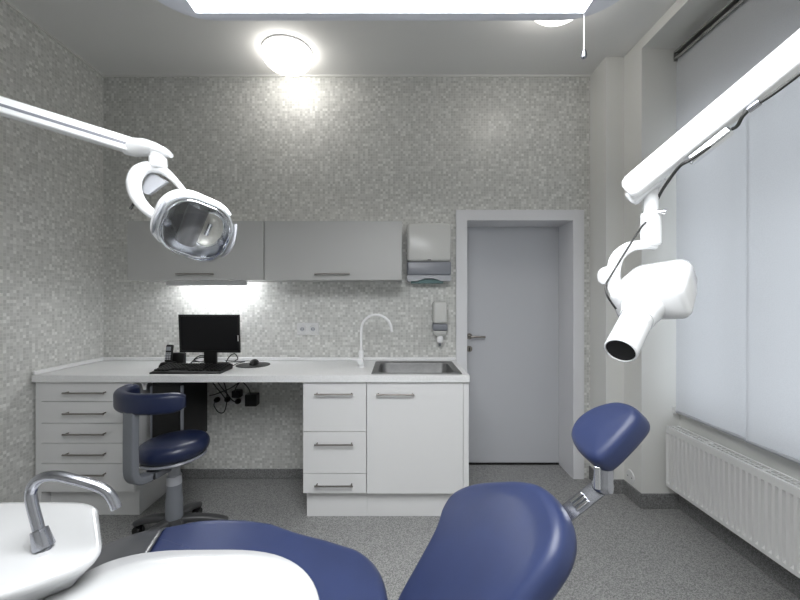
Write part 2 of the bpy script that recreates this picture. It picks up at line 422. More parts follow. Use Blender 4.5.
# kitchen tap
tx, ty = -.262, 2.71
t = thing('sink_tap', (tx, ty, WT), 'tall white swan neck tap left of the steel sink', 'tap')
b = MB(); b.lathe([(.026, 0), (.026, .006), (.021, .01), (.021, .02), (.0185, .03), (.0185, .11), (.016, .116), (.012, .118)], (tx, ty, WT + .0005)); b.build('body', 'white', t)
b = MB(); R = .108
path = [(tx, ty, WT + .11), (tx, ty, WT + .2)] + [(tx + (R - R * math.cos(a)), ty - .15 * (R - R * math.cos(a)), WT + .262 + R * math.sin(a)) for a in [PI * k / 16 for k in range(0, 17)]]
path.append((path[-1][0] + .004, path[-1][1], path[-1][2] - .012))
b.tube(path, .0095, 14); b.build('spout', 'white', t)
b = MB(); b.tube([(tx, ty - .015, WT + .045), (tx - .003, ty - .042, WT + .045)], .0215, 18)
b.tube(catmull([(tx - .01, ty - .036, WT + .05), (tx - .05, ty - .05, WT + .06), (tx - .095, ty - .055, WT + .072)], 5), .006, 10); b.build('lever', 'white', t)

# wall cabinets
def wall_cabinet(x0, x1, label, hx0, hx1):
    t = thing('wall_cabinet', ((x0 + x1) / 2, 2.84, 1.543), label, 'wall cabinet', GROUP_U)
    MB().box(x0, x1, 2.69, 2.998, 1.543, 1.957).build('body', 'wallcab', t, bevel=.001)
    f = MB().box(x0 + .002, x1 - .002, 2.67, 2.689, 1.543, 1.957).build('door', 'wallcab', t, bevel=.0015)
    bar_handle(hx0, hx1, H - (273.9 - CY) / F * 2.64, 2.67, f, .005)
wall_cabinet(-1.899, -.9405, 'white lift-up wall cabinet above the computer, behind the dental lamp', (175.5 - CX) / F * 2.64, (213 - CX) / F * 2.64)
wall_cabinet(-.9385, .028, 'white lift-up wall cabinet beside the paper towel dispenser', (314.5 - CX) / F * 2.64, (350 - CX) / F * 2.64)

t = thing('under_cabinet_light', (-1.40, 2.8, 1.51), 'slim lit lamp under the left wall cabinet', 'lamp')
b = MB(); pl = [(2.775, 1.5425), (2.775, 1.510), (2.782, 1.506), (2.79, 1.510), (2.80, 1.5385), (2.885, 1.5385), (2.885, 1.5425)]; b.rings([[(x, y, z) for y, z in pl] for x in (-1.69, -1.105)]); b.build('housing', 'white', t)
b = MB(); b.tube([(-1.65, 2.862, 1.526), (-1.15, 2.862, 1.526)], .010, 12); b.build('tube', 'tube', t)

# ------------------------------------------------------------------ wall fittings
def rbox(b, x0, x1, z0, z1, y0, y1, r, rf=.02):
    """box on the back wall with rounded outline and softened front"""
    cx, cz, hx, hz = (x0 + x1) / 2, (z0 + z1) / 2, (x1 - x0) / 2, (z1 - z0) / 2; rs = []
    for ins, y in ((0, y1), (0, y0 + rf), (rf * .13, y0 + rf * .5), (rf * .5, y0 + rf * .13), (rf, y0)):
        rs.append([(x, y, z) for x, z in rr(cx, cz, hx - ins, hz - ins, max(r - ins, .003), 5)])
    return b.rings(rs)
t = thing('paper_towel_dispenser', (.235, 2.93, 1.53), 'large white and grey paper towel dispenser on the tiles beside the door', 'towel dispenser')
b = MB(); rbox(b, .068, .402, 1.694, 1.984, 2.862, 2.998, .03); b.build('cover', 'dispenser', t)
b = MB(); rbox(b, .069, .401, 1.590, 1.693, 2.864, 2.998, .012, .012); lab(b.build('window_band', 'midgrey', t), 'translucent grey lower band')
b = MB(); n = 20; top = 1.589; rs = []
low = [(.075 + .32 * k / n, 1.545 + .022 * max(0, 1 - ((k / n - .5) / .28) ** 2)) for k in range(n + 1)]
ol = [(.069, top), (.069, 1.56)] + low + [(.401, 1.56), (.401, top)]
b.rings([[(x, 2.87, z) for x, z in ol], [(x, 2.998, z) for x, z in ol]]); b.build('lip', 'lightgrey', t)
b = MB(); b.box(.10, .345, 2.90, 2.98, 1.530, 1.56); lab(b.build('paper_towel', 'paper', t), 'dark green edge of a towel in the slot')
b = MB(); rbox(b, .222, .248, 1.702, 1.708, 2.8605, 2.866, .002, .001); b.build('badge', 'darkgrey', t)

t = thing('soap_dispenser', (.322, 2.94, 1.28), 'small white and grey soap dispenser on the tiles below the towel dispenser', 'soap dispenser')
b = MB(); rbox(b, .268, .376, 1.222, 1.390, 2.890, 2.998, .02, .02); b.build('cover', 'dispenser', t)
b = MB(); rbox(b, .266, .378, 1.168, 1.221, 2.888, 2.998, .01, .012); lab(b.build('window_band', 'midgrey', t), 'translucent grey band')
b = MB(); rs = []
for hx, y0, z in ((.053, 2.892, 1.167), (.052, 2.893, 1.15), (.045, 2.90, 1.135), (.030, 2.91, 1.125)):
    rs.append([(x, y, z) for x, y in rr(.322, (y0 + 2.998) / 2, hx, (2.998 - y0) / 2, .015, 4)])
b.rings(rs); b.build('base', 'dispenser', t)
b = MB(); b.lathe([(.020, .0), (.020, -.012), (.026, -.022), (.024, -.048), (.014, -.056)], (.322, 2.925, 1.128)); b.build('push_button', 'white', t)
b = MB(); b.lathe([(.009, 0), (.009, -.02), (.006, -.024)], (.322, 2.925, 1.073)); b.build('nozzle', 'grey', t)

t = thing('wall_socket', (-.72, 2.99, 1.12), 'white double power socket on the tiles above the worktop', 'socket')
b = MB(); rbox(b, -.793, -.623, 1.127, 1.222, 2.986, 2.9985, .008, .004); b.build('plate', 'plate', t)
for x in (-.750, -.666):
    b = MB(); b.lathe([(.036, 0), (.036, .004), (.031, .005), (.026, -.0005), (.010, -.002), (.0, -.002)], (x, 2.985, 1.1745), (0, -1, 0), 24); g = b.build('socket', 'plate', t)
    b = MB(); b.lathe([(.017, 0), (.017, .0015), (.015, .0018), (0, .0018)], (x, 2.985, 1.1745), (0, -1, 0), 20); b.build('recess', 'lightgrey', g)
    for s_ in (-.0095, .0095): MB().lathe([(.0035, 0), (.0035, .001), (.0, .001)], (x + s_, 2.983, 1.1745), (0, -1, 0), 8).build('contact_hole', 'dark', g)

b = MB(); b.lathe([(.048, 0), (.048, .004), (.044, .007), (.0, .007)], (XR, 2.69, .155), (-1, 0, 0), 28)
t = b.build('cover_plate', 'plate'); tag(t, 'round white blanking plate low on the pier behind the headrest', 'cover plate')
for y in (2.667, 2.713): MB().lathe([(.005, .007), (.005, .0085), (.0, .0085)], (XR, y, .155), (-1, 0, 0), 10).build('screw', 'grey', t)

# ------------------------------------------------------------------ computer corner
t = thing('monitor', (-1.36, 2.78, WT), 'black flat computer monitor switched off on the worktop', 'monitor')
c = Vector((-1.349, 2.72, 1.1625)); yaw = math.radians(3); ax = Vector((math.cos(yaw), -math.sin(yaw), 0)); ay = Vector((math.sin(yaw), math.cos(yaw), .06)).normalized(); az = ax.cross(ay).normalized()
hw, hh = .222, .136
b = MB()
def quad_ring(w_, h_, y): return [c + ax * (w_ * i) + az * (h_ * j) + ay * y for i, j in ((-1, -1), (1, -1), (1, 1), (-1, 1))]
b.rings([quad_ring(hw * .7, hh * .7, .05), quad_ring(hw * .96, hh * .94, .03), quad_ring(hw, hh, .015), quad_ring(hw, hh, 0), quad_ring(hw - .014, hh - .014, -.0005), quad_ring(hw - .015, hh - .015, .003)])
b.build('casing', 'black', t)
MB().rings([quad_ring(hw - .0152, hh - .0152, .0029), quad_ring(hw - .0152, hh - .0152, .0022)]).build('screen', 'screen', t)
b = MB(); b.obox(c + ax * (hw - .0105) + az * (-.032) - ay * .0012, ax * .003, ay * .0008, az * .021); lab(b.build('sticker', 'plate', t), 'small pale sticker on the right bezel')
b = MB(); b.box(-1.402, -1.312, 2.745, 2.775, WT + .01, 1.12); b.build('stand_neck', 'black', t, bevel=.006)
b = MB(); b.rings([[(x, y, z) for x, y in rr(-1.357, 2.77, hx, hy, .05)] for hx, hy, z in ((.105, .085, WT + .0005), (.105, .085, WT + .008), (.095, .075, WT + .014))]); b.build('stand_base', 'black', t)

t = thing('keyboard', (-1.38, 2.55, WT), 'black keyboard lying in front of the monitor', 'keyboard')
b = MB(); K0, K1, kx0, kx1 = 2.445, 2.64, -1.597, -1.140
def kz(y): return WT + .012 + (y - K0) / (K1 - K0) * .022
def kpt(u, v, dz): y = K0 + (K1 - K0) * v; return (kx0 + (kx1 - kx0) * u, y, kz(y) + dz)
b.rings([[(kx0, K0, WT + .0005), (kx1, K0, WT + .0005), (kx1 - .005, K1, WT + .0005), (kx0 + .005, K1, WT + .0005)], [kpt(0, 0, -.002), kpt(1, 0, -.002), kpt(.99, 1, 0), kpt(.01, 1, 0)]])
b.build('body', 'black', t, bevel=.003)
b = MB()
for r_ in range(6):
    v0 = .16 + r_ * .135; n = 18
    for k in range(n):
        u0, u1 = .02 + .96 * k / n, .02 + .96 * (k + .86) / n
        if k == 13 or (r_ == 0 and 3 < k < 9): continue
        b.rings([[kpt(u0, v0, -.001), kpt(u1, v0, -.001), kpt(u1, v0 + .115, -.001), kpt(u0, v0 + .115, -.001)], [kpt(u0 + .004, v0 + .01, .008), kpt(u1 - .004, v0 + .01, .008), kpt(u1 - .004, v0 + .105, .008), kpt(u0 + .004, v0 + .105, .008)]])
o = b.build('keycaps', 'black', t, smooth=False); o['kind'] = 'stuff'

t = thing('phone_cradle', (-1.655, 2.73, WT), 'black cordless phone cradle left of the monitor', 'phone cradle')
b = MB(); b.rings([[(x, y, z) for x, y in rr(-1.645, 2.73, hx, hy, .02)] for hx, hy, z in ((.05, .05, WT + .0005), (.048, .048, WT + .012), (.04, .038, WT + .03))]); b.build('foot', 'black', t)
b = MB(); b.rings([[(x, y, z) for x, y in rr(-1.622, 2.80, hx, hy, .01)] for hx, hy, z in ((.056, .022, WT + .0005), (.056, .022, WT + .082), (.05, .018, WT + .088))]); b.build('back_box', 'black', t)
t = thing('phone_handset', (-1.645, 2.74, WT + .03), 'black cordless phone handset standing upright in its cradle', 'phone')
hc = Vector((-1.648, 2.735, WT + .031)); ux = Vector((1, 0, 0)); uz = Vector((0, .18, 1)).normalized(); uy = uz.cross(ux)
b = MB(); b.rings([[hc + ux * x + uy * y + uz * z for x, y in rr(0, 0, hx, .014, .01)] for hx, z in ((.022, 0), (.025, .01), (.0235, .06), (.024, .115), (.018, .122))]); b.build('body', 'black', t)
b = MB()
for i in range(3):
    for j in range(5): b.obox(hc + ux * (-.014 + .014 * i) - uy * -.0145 * -1 + uz * (.018 + .011 * j), ux * .005, uy * .0015, uz * .0035)
o = b.build('keypad', 'lightgrey', t, smooth=False); lab(o, 'grey keys')
MB().obox(hc - uy * .0145 + uz * .093, ux * .016, uy * .001, uz * .014).build('display', 'midgrey', t, smooth=False)

b = MB(); b.lathe([(.118, 0), (.119, .002), (.118, .004), (0, .004)], (-1.055, 2.775, WT + .0005), seg=48)
t = b.build('mouse_pad', 'black'); tag(t, 'round black mouse mat on the worktop right of the monitor', 'mouse mat')
t = thing('computer_mouse', (-1.06, 2.79, WT + .005), 'black computer mouse on its round mat', 'mouse')
b = MB(); rs = []
for k in range(7):
    a = PI / 2 * k / 6; s_ = math.cos(a) * .98 + .02
    rs.append([(-1.055 + .031 * s_ * math.cos(q), 2.795 + .055 * s_ * math.sin(q), WT + .006 + .036 * math.sin(a)) for q in [2 * PI * j / 20 for j in range(20)]])
b.rings(rs); b.build('body', 'black', t)
b = MB(); b.tube(catmull([(-1.06, 2.845, WT + .02), (-1.08, 2.88, WT + .010), (-1.15, 2.915, WT + .007), (-1.22, 2.90, WT + .007), (-1.33, 2.93, WT + .007)], 6), .0025, 6); b.build('cord', 'cable', t)
def cable(pts, label, r=.004, grp=None, mat='cable', cat='cable'):
    o = MB().tube(catmull(pts, 7), r, 7).build('cable', mat); return tag(o, label, cat, grp)
cable([(-1.19, 2.68, WT + .006), (-1.185, 2.74, WT + .005), (-1.19, 2.84, WT + .005), (-1.17, 2.90, WT + .005), (-1.30, 2.87, WT + .005)], 'thin black cable looping from the keyboard to behind the monitor', .003)
cable([(-1.50, 2.88, WT + .006), (-1.52, 2.84, WT + .03), (-1.47, 2.85, WT + .06), (-1.43, 2.89, WT + .03), (-1.49, 2.90, WT + .006), (-1.56, 2.90, WT + .006)], 'black cable coiled behind the left edge of the monitor')
cable([(-1.30, 2.885, WT + .007), (-1.265, 2.86, WT + .05), (-1.23, 2.87, WT + .07), (-1.215, 2.89, WT + .03), (-1.25, 2.915, WT + .007)], 'black cable looped behind the right edge of the monitor')
cable([(-1.53, 2.80, WT + .006), (-1.49, 2.81, WT + .04), (-1.44, 2.82, WT + .05), (-1.41, 2.83, WT + .02)], 'black cable between phone cradle and monitor stand')

# computer hung under the worktop
t = thing('computer_tower', (-1.49, 2.6, .44), 'black computer tower hung under the worktop behind the stool', 'computer')
MB().box(-1.585, -1.40, 2.455, 2.80, .44, .872).build('case', 'black', t, bevel=.004)
b = MB(); b.box(-1.593, -1.585, 2.452, 2.475, .44, .85); b.build('trim_strip', 'midgrey', t); b = MB(); b.box(-1.40, -1.392, 2.452, 2.475, .44, .85); b.build('trim_strip', 'midgrey', t)
b = MB(); b.box(-1.575, -1.41, 2.449, 2.454, .60, .85); b.build('front_panel', 'black', t)
for y in (2.50, 2.70): MB().box(-1.60, -1.385, y, y + .04, .873, WB - .0005).build('hanger', 'lightgrey', t)
b = MB(); b.box(-1.425, -1.38, 2.42, 2.452, .735, .748); b.build('latch', 'chrome', t)
b = MB(); b.rings([[(-1.625 + x, y, z) for x, z in ((-.03, WB - .001), (.03, WB - .001), (.012, WB - .03), (.008, WB - .055), (-.008, WB - .055), (-.012, WB - .03))] for y in (2.44, 2.448)])
tag(b.build('cable_hook', 'plate'), 'small white cable hook under the worktop above the stool', 'hook')

# sockets and plugs under the desk
z0 = .633
t = thing('power_strip', (-1.24, 2.985, .59), 'white row of sockets on the tiles under the worktop', 'power strip')
b = MB(); rbox(b, -1.452, -1.085, .588, .668, 2.968, 2.998, .01, .006); b.build('plate', 'plate', t)
for x in (-1.40, -1.32, -1.235, -1.15):
    b = MB(); b.lathe([(.030, 0), (.030, .003), (.024, .003), (.022, -.001), (.0, -.001)], (x, 2.968, .628), (0, -1, 0), 20); b.build('socket', 'plate', t)
def plug(x, z, dx, cab, lbl):
    t = thing('power_plug', (x, 2.95, z), lbl, 'plug', 'plugs under the worktop')
    b = MB(); b.lathe([(.019, 0), (.021, .012), (.019, .03), (.012, .042)], (x, 2.963, z), (0, -1, 0), 18); b.build('body', 'black', t)
    b = MB(); b.tube(catmull([(x, 2.928, z), *cab], 7), .0042, 7); b.build('cord', 'cable', t)
plug(-1.40, .630, 0, [(-1.40, 2.90, .60), (-1.37, 2.91, .545), (-1.33, 2.92, .55), (-1.315, 2.93, .66), (-1.34, 2.93, .77), (-1.40, 2.93, .88)], 'black plug with a drooping cord, leftmost in the row under the worktop')
plug(-1.32, .634, 0, [(-1.35, 2.91, .69), (-1.40, 2.90, .76), (-1.46, 2.88, .88)], 'black plug second from the left in the row under the worktop')
plug(-1.238, .618, 0, [(-1.25, 2.885, .64), (-1.29, 2.88, .69), (-1.36, 2.88, .78), (-1.39, 2.88, .883)], 'black plug set low in the middle of the row under the worktop')
t = thing('power_adapter', (-1.125, 2.93, .60), 'square black power adapter at the right end of the row under the worktop', 'adapter')
MB().box(-1.165, -1.075, 2.89, 2.967, .592, .685).build('body', 'black', t, bevel=.008)
b = MB(); b.tube(catmull([(-1.12, 2.90, .683), (-1.14, 2.89, .74), (-1.21, 2.88, .82), (-1.26, 2.88, .883)], 6), .004, 7); b.build('cord', 'cable', t)
b = MB(); b.box(-1.27, -1.205, 2.90, 2.967, .655, .71); tag(b.build('power_adapter', 'black', bevel=.008), 'small black power adapter in the middle of the row under the worktop', 'adapter')
cable([(-1.386, 2.80, .70), (-1.35, 2.83, .705), (-1.26, 2.88, .74), (-1.16, 2.9, .81), (-1.05, 2.9, .875)], 'black cable running from the hung computer up to the worktop')
cable([(-1.24, 2.9, .7), (-1.22, 2.88, .75), (-1.15, 2.87, .83), (-1.10, 2.87, .883)], 'black cable rising from the small adapter to the worktop')

# ------------------------------------------------------------------ radiator, blinds
RX0, RX1, RY0, RY1, RZ0, RZ1 = 1.758, 1.842, 1.50, 2.50, .183, .577
t = thing('radiator', (1.80, 1.6, .18), 'white panel radiator with vertical grooves under the window', 'radiator')
b = MB(); pr = []; n = 29; pitch = (RY1 - RY0 - .02) / n
b2 = []
zz = [(RZ0 + .002, 0), (RZ0 + .022, 0), (RZ0 + .034, 1), (RZ1 - .048, 1), (RZ1 - .040, 0), (RZ1 - .012, 0)]
ys = []
for k in range(n):
    y = RY0 + .01 + k * pitch
    ys += [(y, 0), (y + pitch * .42, 0), (y + pitch * .52, 1), (y + pitch * .90, 1)]
ys = [(RY0, 0)] + ys + [(RY1, 0)]
g = [[b.bm.verts.new((RX0 + .002 + .014 * fy * fz, y, z)) for y, fy in ys] for z, fz in zz]
for i in range(len(g) - 1):
    for j in range(len(ys) - 1): b.bm.faces.new((g[i][j], g[i][j + 1], g[i + 1][j + 1], g[i + 1][j]))
b.box(RX0 + .018, RX0 + .024, RY0, RY1, RZ0, RZ1 - .012)
b.build('front_panel', 'radiator', t, ang=25)
MB().box(RX1 - .012, RX1, RY0, RY1, RZ0, RZ1 - .012).build('rear_panel', 'radiator', t, bevel=.003)
b = MB(); b.box(RX0 + .001, RX0 + .016, RY0, RY1, RZ1 - .014, RZ1); b.box(RX1 - .012, RX1, RY0, RY1, RZ1 - .014, RZ1)
for k in range(35):
    y = RY0 + .002 + k * (RY1 - RY0 - .01) / 34; b.box(RX0 + .016, RX1 - .012, y, y + (.004 if k % 12 else .02), RZ1 - .010, RZ1 - .003)
b.box(RX0 + .040, RX0 + .046, RY0, RY1, RZ1 - .010, RZ1 - .002)
b.build('top_grille', 'radiator', t)
for y0 in (RY0 - .003, RY1): MB().box(RX0 + .002, RX1, y0, y0 + .003, RZ0 + .004, RZ1).build('side_cover', 'radiator', t)
for y in (RY0 + .2, RY1 - .23): MB().box(RX1, 1.899, y, y + .03, RZ0 + .05, RZ1 - .05).build('bracket', 'radiator', t)
b = MB(); b.tube([(1.80, RY0 + .05, RZ0 + .002), (1.80, RY0 + .05, 0.001)], .009, 10); b.build('pipe', 'radiator', t)

BLX, BZ0, BZ1 = 1.83, .662, 2.985
def blind(y0, y1, label, seed, dx=0):
    BX = BLX + dx
    t = thing('roller_blind', (BX, (y0 + y1) / 2, BZ0), label, 'roller blind', 'roller blinds at the window')
    b = MB(); ny, nz = 14, 40; g = []
    for i in range(nz + 1):
        z = BZ0 + .014 + (BZ1 - BZ0 - .014) * i / nz; row = []
        for j in range(ny + 1):
            y = y0 + (y1 - y0) * j / ny
            w = .004 * math.sin(5 * j / ny * PI * .6 + seed) * (1 - i / nz) ** 2
            row.append(b.bm.verts.new((BX + w, y, z)))
        g.append(row)
    for i in range(nz):
        for j in range(ny): b.bm.faces.new((g[i][j], g[i][j + 1], g[i + 1][j + 1], g[i + 1][j]))
    o = b.build('fabric', 'blind', t)
    so = o.modifiers.new('thickness', 'SOLIDIFY'); so.thickness = .0006; o.modifiers.remove(so)
    b = MB(); b.tube([(BX, y0 + .003, BZ0 + .009), (BX, y1 - .003, BZ0 + .009)], .009, 12); b.build('bottom_bar', 'lightgrey', t)
    b = MB(); b.tube([(BX + .0225, y0 + .006, BZ1 + .004), (BX + .0225, y1 - .006, BZ1 + .004)], .022, 18); b.build('roller', 'rollergrey', t)
    b = MB(); b.box(BX - .020, BX - .014, y0 + .004, y1 - .004, BZ1 - .012, BZ1 + .004); b.build('fascia_rail', 'alu', t)
    b = MB(); b.box(BX - .022, BX + .05, y0 + .004, y1 - .004, BZ1 + .034, BZ1 + .046); b.build('head_rail', 'alu', t, bevel=.003)
    for y in (y0 + .002, y1 - .012): MB().box(BX - .024, BX + .05, y, y + .003, BZ1 - .020, BZ1 + .048).build('end_bracket', 'alu', t)
    return t
bl = blind(1.980, 2.505, 'pale roller blind drawn down over the window, far one by the pier', .4)
b = MB(); n = 20
b.tube([(BLX - .008, 2.512 + .010 * math.cos(2 * PI * k / n), .675 + .018 * math.sin(2 * PI * k / n)) for k in range(n)], .005, 8, closed=True); b.build('chain_end', 'plate', bl)
blind(1.4545, 1.986, 'pale roller blind drawn down over the window, nearer one beside the x-ray arm', 2.1, -.012)

# ------------------------------------------------------------------ ceiling lamps
def dome(x, y, label):
    t = thing('ceiling_dome_lamp', (x, y, ZC - .1), label, 'ceiling lamp', 'round ceiling lamps')
    b = MB(); b.lathe([(.173, 0), (.173, -.012), (.168, -.014)], (x, y, ZC - .0005), seg=40); b.build('base_ring', 'white', t)
    b = MB(); b.lathe([(.168, -.015), (.173, -.024), (.173, -.040), (.168, -.060), (.154, -.082), (.130, -.104), (.098, -.122), (.060, -.135), (.025, -.140), (.002, -.141)], (x, y, ZC), seg=40); b.build('shade', 'dome', t)
dome(-.785, 2.705, 'lit round ceiling lamp glowing over the tiled back wall')
dome(.93, 2.185, 'lit round ceiling lamp half hidden behind the hanging light panel')

t = thing('light_panel', (-.03, .5, 2.25), 'large lit rectangular light panel hanging over the dental chair', 'light panel')
PX, PY, hx, hy = -.0275, .43, .672, .725
b = MB()
def ring(ex, r, z): return [(x, y, z) for x, y in rr(PX, PY, hx + ex, hy + ex, r, 8)]
inn = [(x, y, 2.250) for x, y in rr(PX + .004, PY, .570, .689, .004, 8)]
inn2 = [(x, y, 2.262) for x, y in rr(PX + .004, PY, .570, .689, .004, 8)]
b.rings([inn2, inn, ring(-.02, .13, 2.249), ring(0, .15, 2.254), ring(.0, .15, 2.285), ring(-.02, .13, 2.30)], False, True)
b.build('frame', 'panelframe', t)
b = MB(); b.rings([[(x, y, 2.251) for x, y in rr(PX + .004, PY, .569, .688, .004, 3)], [(x, y, 2.258) for x, y in rr(PX + .004, PY, .569, .688, .004, 3)]]); b.build('diffuser', 'panel', t)
for x in (PX - .5, PX + .5):
    for y in (PY - .5, PY + .5):
        MB().tube([(x, y, 2.30), (x, y, ZC)], .002, 6).build('suspension_cable', 'alu', t)
b = MB(); px_, py_ = .549, 1.125
b.tube([(px_, py_, 2.252), (px_, py_, 2.135)], .0014, 6); k = b.build('pull_cord', 'plate', t)
MB().lathe([(.003, .018), (.007, .012), (.009, 0), (.007, -.006), (.001, -.009)], (px_, py_, 2.128), seg=14).build('bead', 'satin', k)

# ------------------------------------------------------------------ dental lamp
t = thing('dental_lamp', (-1.6, .8, 0), 'white dental operating lamp with clear square head on a slanting arm', 'dental lamp')
pA, pB = at(-420, -23, .80), at(131, 146, 1.20)
arm_prof = rr(0, 0, .021, .023, .006, 4)
b = MB(); b.sweep([pA, pB], arm_prof); b.build('arm', 'gloss', t)
dr = (pB - pA).normalized(); sd = dr.cross(Vector((0, 0, 1))).normalized(); up = sd.cross(dr)
b = MB(); q0, q1 = pA + sd * .0205 - up * .003, pB + sd * .0205 - up * .003
b.obox((q0 + q1) / 2, (q1 - q0) / 2 * .995, sd * .0015, up * .004); lab(b.build('cable_groove', 'midgrey', t), 'grey cable groove along the arm')
J = [(126, 146.5, 1.20, .022, .026), (136, 147.5, 1.20, .027, .030), (146, 147.5, 1.20, .034, .026), (156, 149.5, 1.20, .034, .020), (166, 153, 1.20, .026, .014), (171, 155.5, 1.20, .012, .007)]
b = MB(); pa = [at(x, y, z) for x, y, z, _, _ in J]
b.sweep(pa, [(math.cos(2 * PI * k / 20), math.sin(2 * PI * k / 20)) for k in range(20)], scale=[(w_, h_) for *_, w_, h_ in J]); b.build('joint_cover', 'gloss', t)
n0 = at(158, 153, 1.2)
b = MB(); b.lathe([(.024, 0), (.024, -.014), (.026, -.016), (.026, -.045), (.02, -.05)], n0, (0, 0, 1), 24); b.build('swivel', 'gloss', t)
# yoke: a loop hanging from the swivel and gripping the head
LY = [(157, 168), (147, 167.5), (138.5, 172), (134, 182), (136, 195), (143.5, 206.5), (153, 214.5), (164, 220), (176, 216), (186, 206), (185, 194), (177, 183), (167, 173)]
dy = [0, -.01, -.02, -.03, -.03, -.03, -.02, 0.0, .03, .05, .05, .03, .01]
lp = catmull([at(x, y, 1.2 + d_) for (x, y), d_ in zip(LY, dy)], 5, True)
ctrl_w = [1.0, 1.1, 1.25, 1.3, 1.2, 1.05, .95, .8, .7, .6, .6, .62, .75]; sc = []
for i in range(len(ctrl_w)):
    for k in range(5): sc.append(ctrl_w[i] * (1 - k / 5) + ctrl_w[(i + 1) % len(ctrl_w)] * k / 5)
b = MB(); b.tube(lp, .0165, 14, sc, closed=True); b.build('yoke', 'gloss', t)
b = MB(); a0, a1, a2, a3 = at(142, 193, 1.21), at(150, 195, 1.21), at(168, 182, 1.21), at(150, 171, 1.21)
nn = (a1 - a0).cross(a3 - a0).normalized() * .006
b.rings([[p + nn for p in (a0, a1, a2, a3)], [p - nn for p in (a0, a1, a2, a3)]]); lab(b.build('yoke_web', 'lightgrey', t), 'grey web inside the yoke')
b = MB(); b.tube([at(135, 202, 1.18), at(130.5, 209, 1.17)], .004, 8); b.build('stop_pin', 'black', t)
# head
hc = at(196.5, 229, 1.17)
n_ = Vector((.40, -.78, -.48)).normalized(); r_ = Vector((.86, .30, -.42)); r_ = (r_ - n_ * r_.dot(n_)).normalized(); u_ = r_.cross(n_) * 1
if u_.z < 0: u_ = -u_
def hp(x, y, z): return hc + r_ * x + u_ * y + n_ * z
def hring(k, z, ky=1, rad=.072): return [hp(x, y, z) for x, y in rr(0, 0, .096 * k, .092 * k * ky, rad * k, 7)]
b = MB(); b.rings([hring(.45, -.10), hring(.72, -.085), hring(.93, -.05), hring(1.02, -.01), hring(1.02, .006), hring(.97, .006), hring(.93, -.03), hring(.70, -.068), hring(.4, -.078)])
hd = b.build('lamp_head', 'gloss', t)
b = MB(); b.rings([hring(.96, .000), hring(.92, -.028), hring(.69, -.064), hring(.38, -.074), hring(.1, -.076)], False, True); lab(b.build('reflector', 'reflector', hd), 'faceted mirror reflector')
b = MB(); b.rings([hring(1.05, -.025), hring(1.055, .008), hring(1.0, .028), hring(.8, .036), hring(.4, .040), hring(.1, .041)], False, True); lab(b.build('front_lens', 'lens', hd), 'clear moulded front lens')
b = MB(); rs = []
for yy in (-.062, .062):
    rs.append([hp(-.012 + .030 * math.cos(a), yy, -.03 + .034 * math.sin(a)) for a in [PI * k / 10 for k in range(11)]] + [hp(-.012 + .026 * math.cos(a), yy, -.03 + .030 * math.sin(a)) for a in [PI * (10 - k) / 10 for k in range(11)]])
b.rings(rs); lab(b.build('bulb_shield', 'gunmetal', hd), 'dark curved metal shield over the bulb')
b = MB(); b.tube([hp(.035, -.02, -.04), hp(.035, .02, -.04)], .009, 12); lab(b.build('bulb', 'chrome', hd), 'small clear halogen bulb')
b = MB(); b.tube([Vector(p) for p in hring(.93, .020)], .0035, 8, closed=True); lab(b.build('lens_rim', 'chrome', hd), 'bright inner edge of the clear lens')
b = MB(); b.tube([hp(.034 + .044 * math.cos(2 * PI * k / 32), .004 + .058 * math.sin(2 * PI * k / 32), -.022) for k in range(32)], .004, 8, closed=True); lab(b.build('reflector_ring', 'chrome', hd), 'round bright ring of the bulb reflector')
b = MB(); b.rings([[hp(.034 + .042 * k_ * math.cos(2 * PI * k / 32), .004 + .056 * k_ * math.sin(2 * PI * k / 32), z) for k in range(32)] for k_, z in ((1, -.023), (.8, -.04), (.5, -.052), (.05, -.056))], False, True); lab(b.build('bulb_dish', 'dish', hd), 'pale warm dish behind the bulb')
hod = rr(0, 0, .100, .094, .074, 7); m_ = len(hod)
i0 = max(range(m_), key=lambda i: hod[i][0] * .75 + hod[i][1])          # from the right shoulder over the top to the lower left
hpts = [hod[(i0 + k) % m_] for k in range(17)]
hpath = catmull([hp(x, y, -.012) for x, y in hpts], 2); nh = len(hpath)
b = MB(); b.sweep(hpath, [(.017 * math.cos(2 * PI * k / 14), .010 * math.sin(2 * PI * k / 14)) for k in range(14)], up=n_, scale=[(1, .35 + .65 * math.sin(PI * min(1, (k + 1) / nh * 1.15)) ** .7) if 0 else (.3 + .7 * min(1, k / nh * 2.2) * min(1, (nh - 1 - k) / nh * 6 + .25), 1) for k in range(nh)]); b.build('hood', 'gloss', hd)
for s_ in (-1, 1):
    b = MB(); b.lathe([(.012, 0), (.012, .008), (.006, .01), (.006, .014), (.001, .015)], hp(.078 * s_, -.012, -.004), n_, 14); b.build('screw_boss', 'satin', hd)
    b = MB(); pth = catmull([hp((.100 + .008 * math.sin(PI * k / 6)) * s_, .05 - .11 * k / 6, -.02 + .035 * math.sin(PI * k / 6)) for k in range(7)], 4)
    b.sweep(pth, [(.012 * math.cos(2 * PI * k / 12), .005 * math.sin(2 * PI * k / 12)) for k in range(12)], up=r_); lab(b.build('grip', 'lightgrey', hd), 'grey side grip')
# its post, standing on the floor outside the view
b = MB(); b.tube([(pA.x, pA.y, 0.001), (pA.x, pA.y, pA.z + .03)], .028, 18); b.build('post', 'gloss', t)

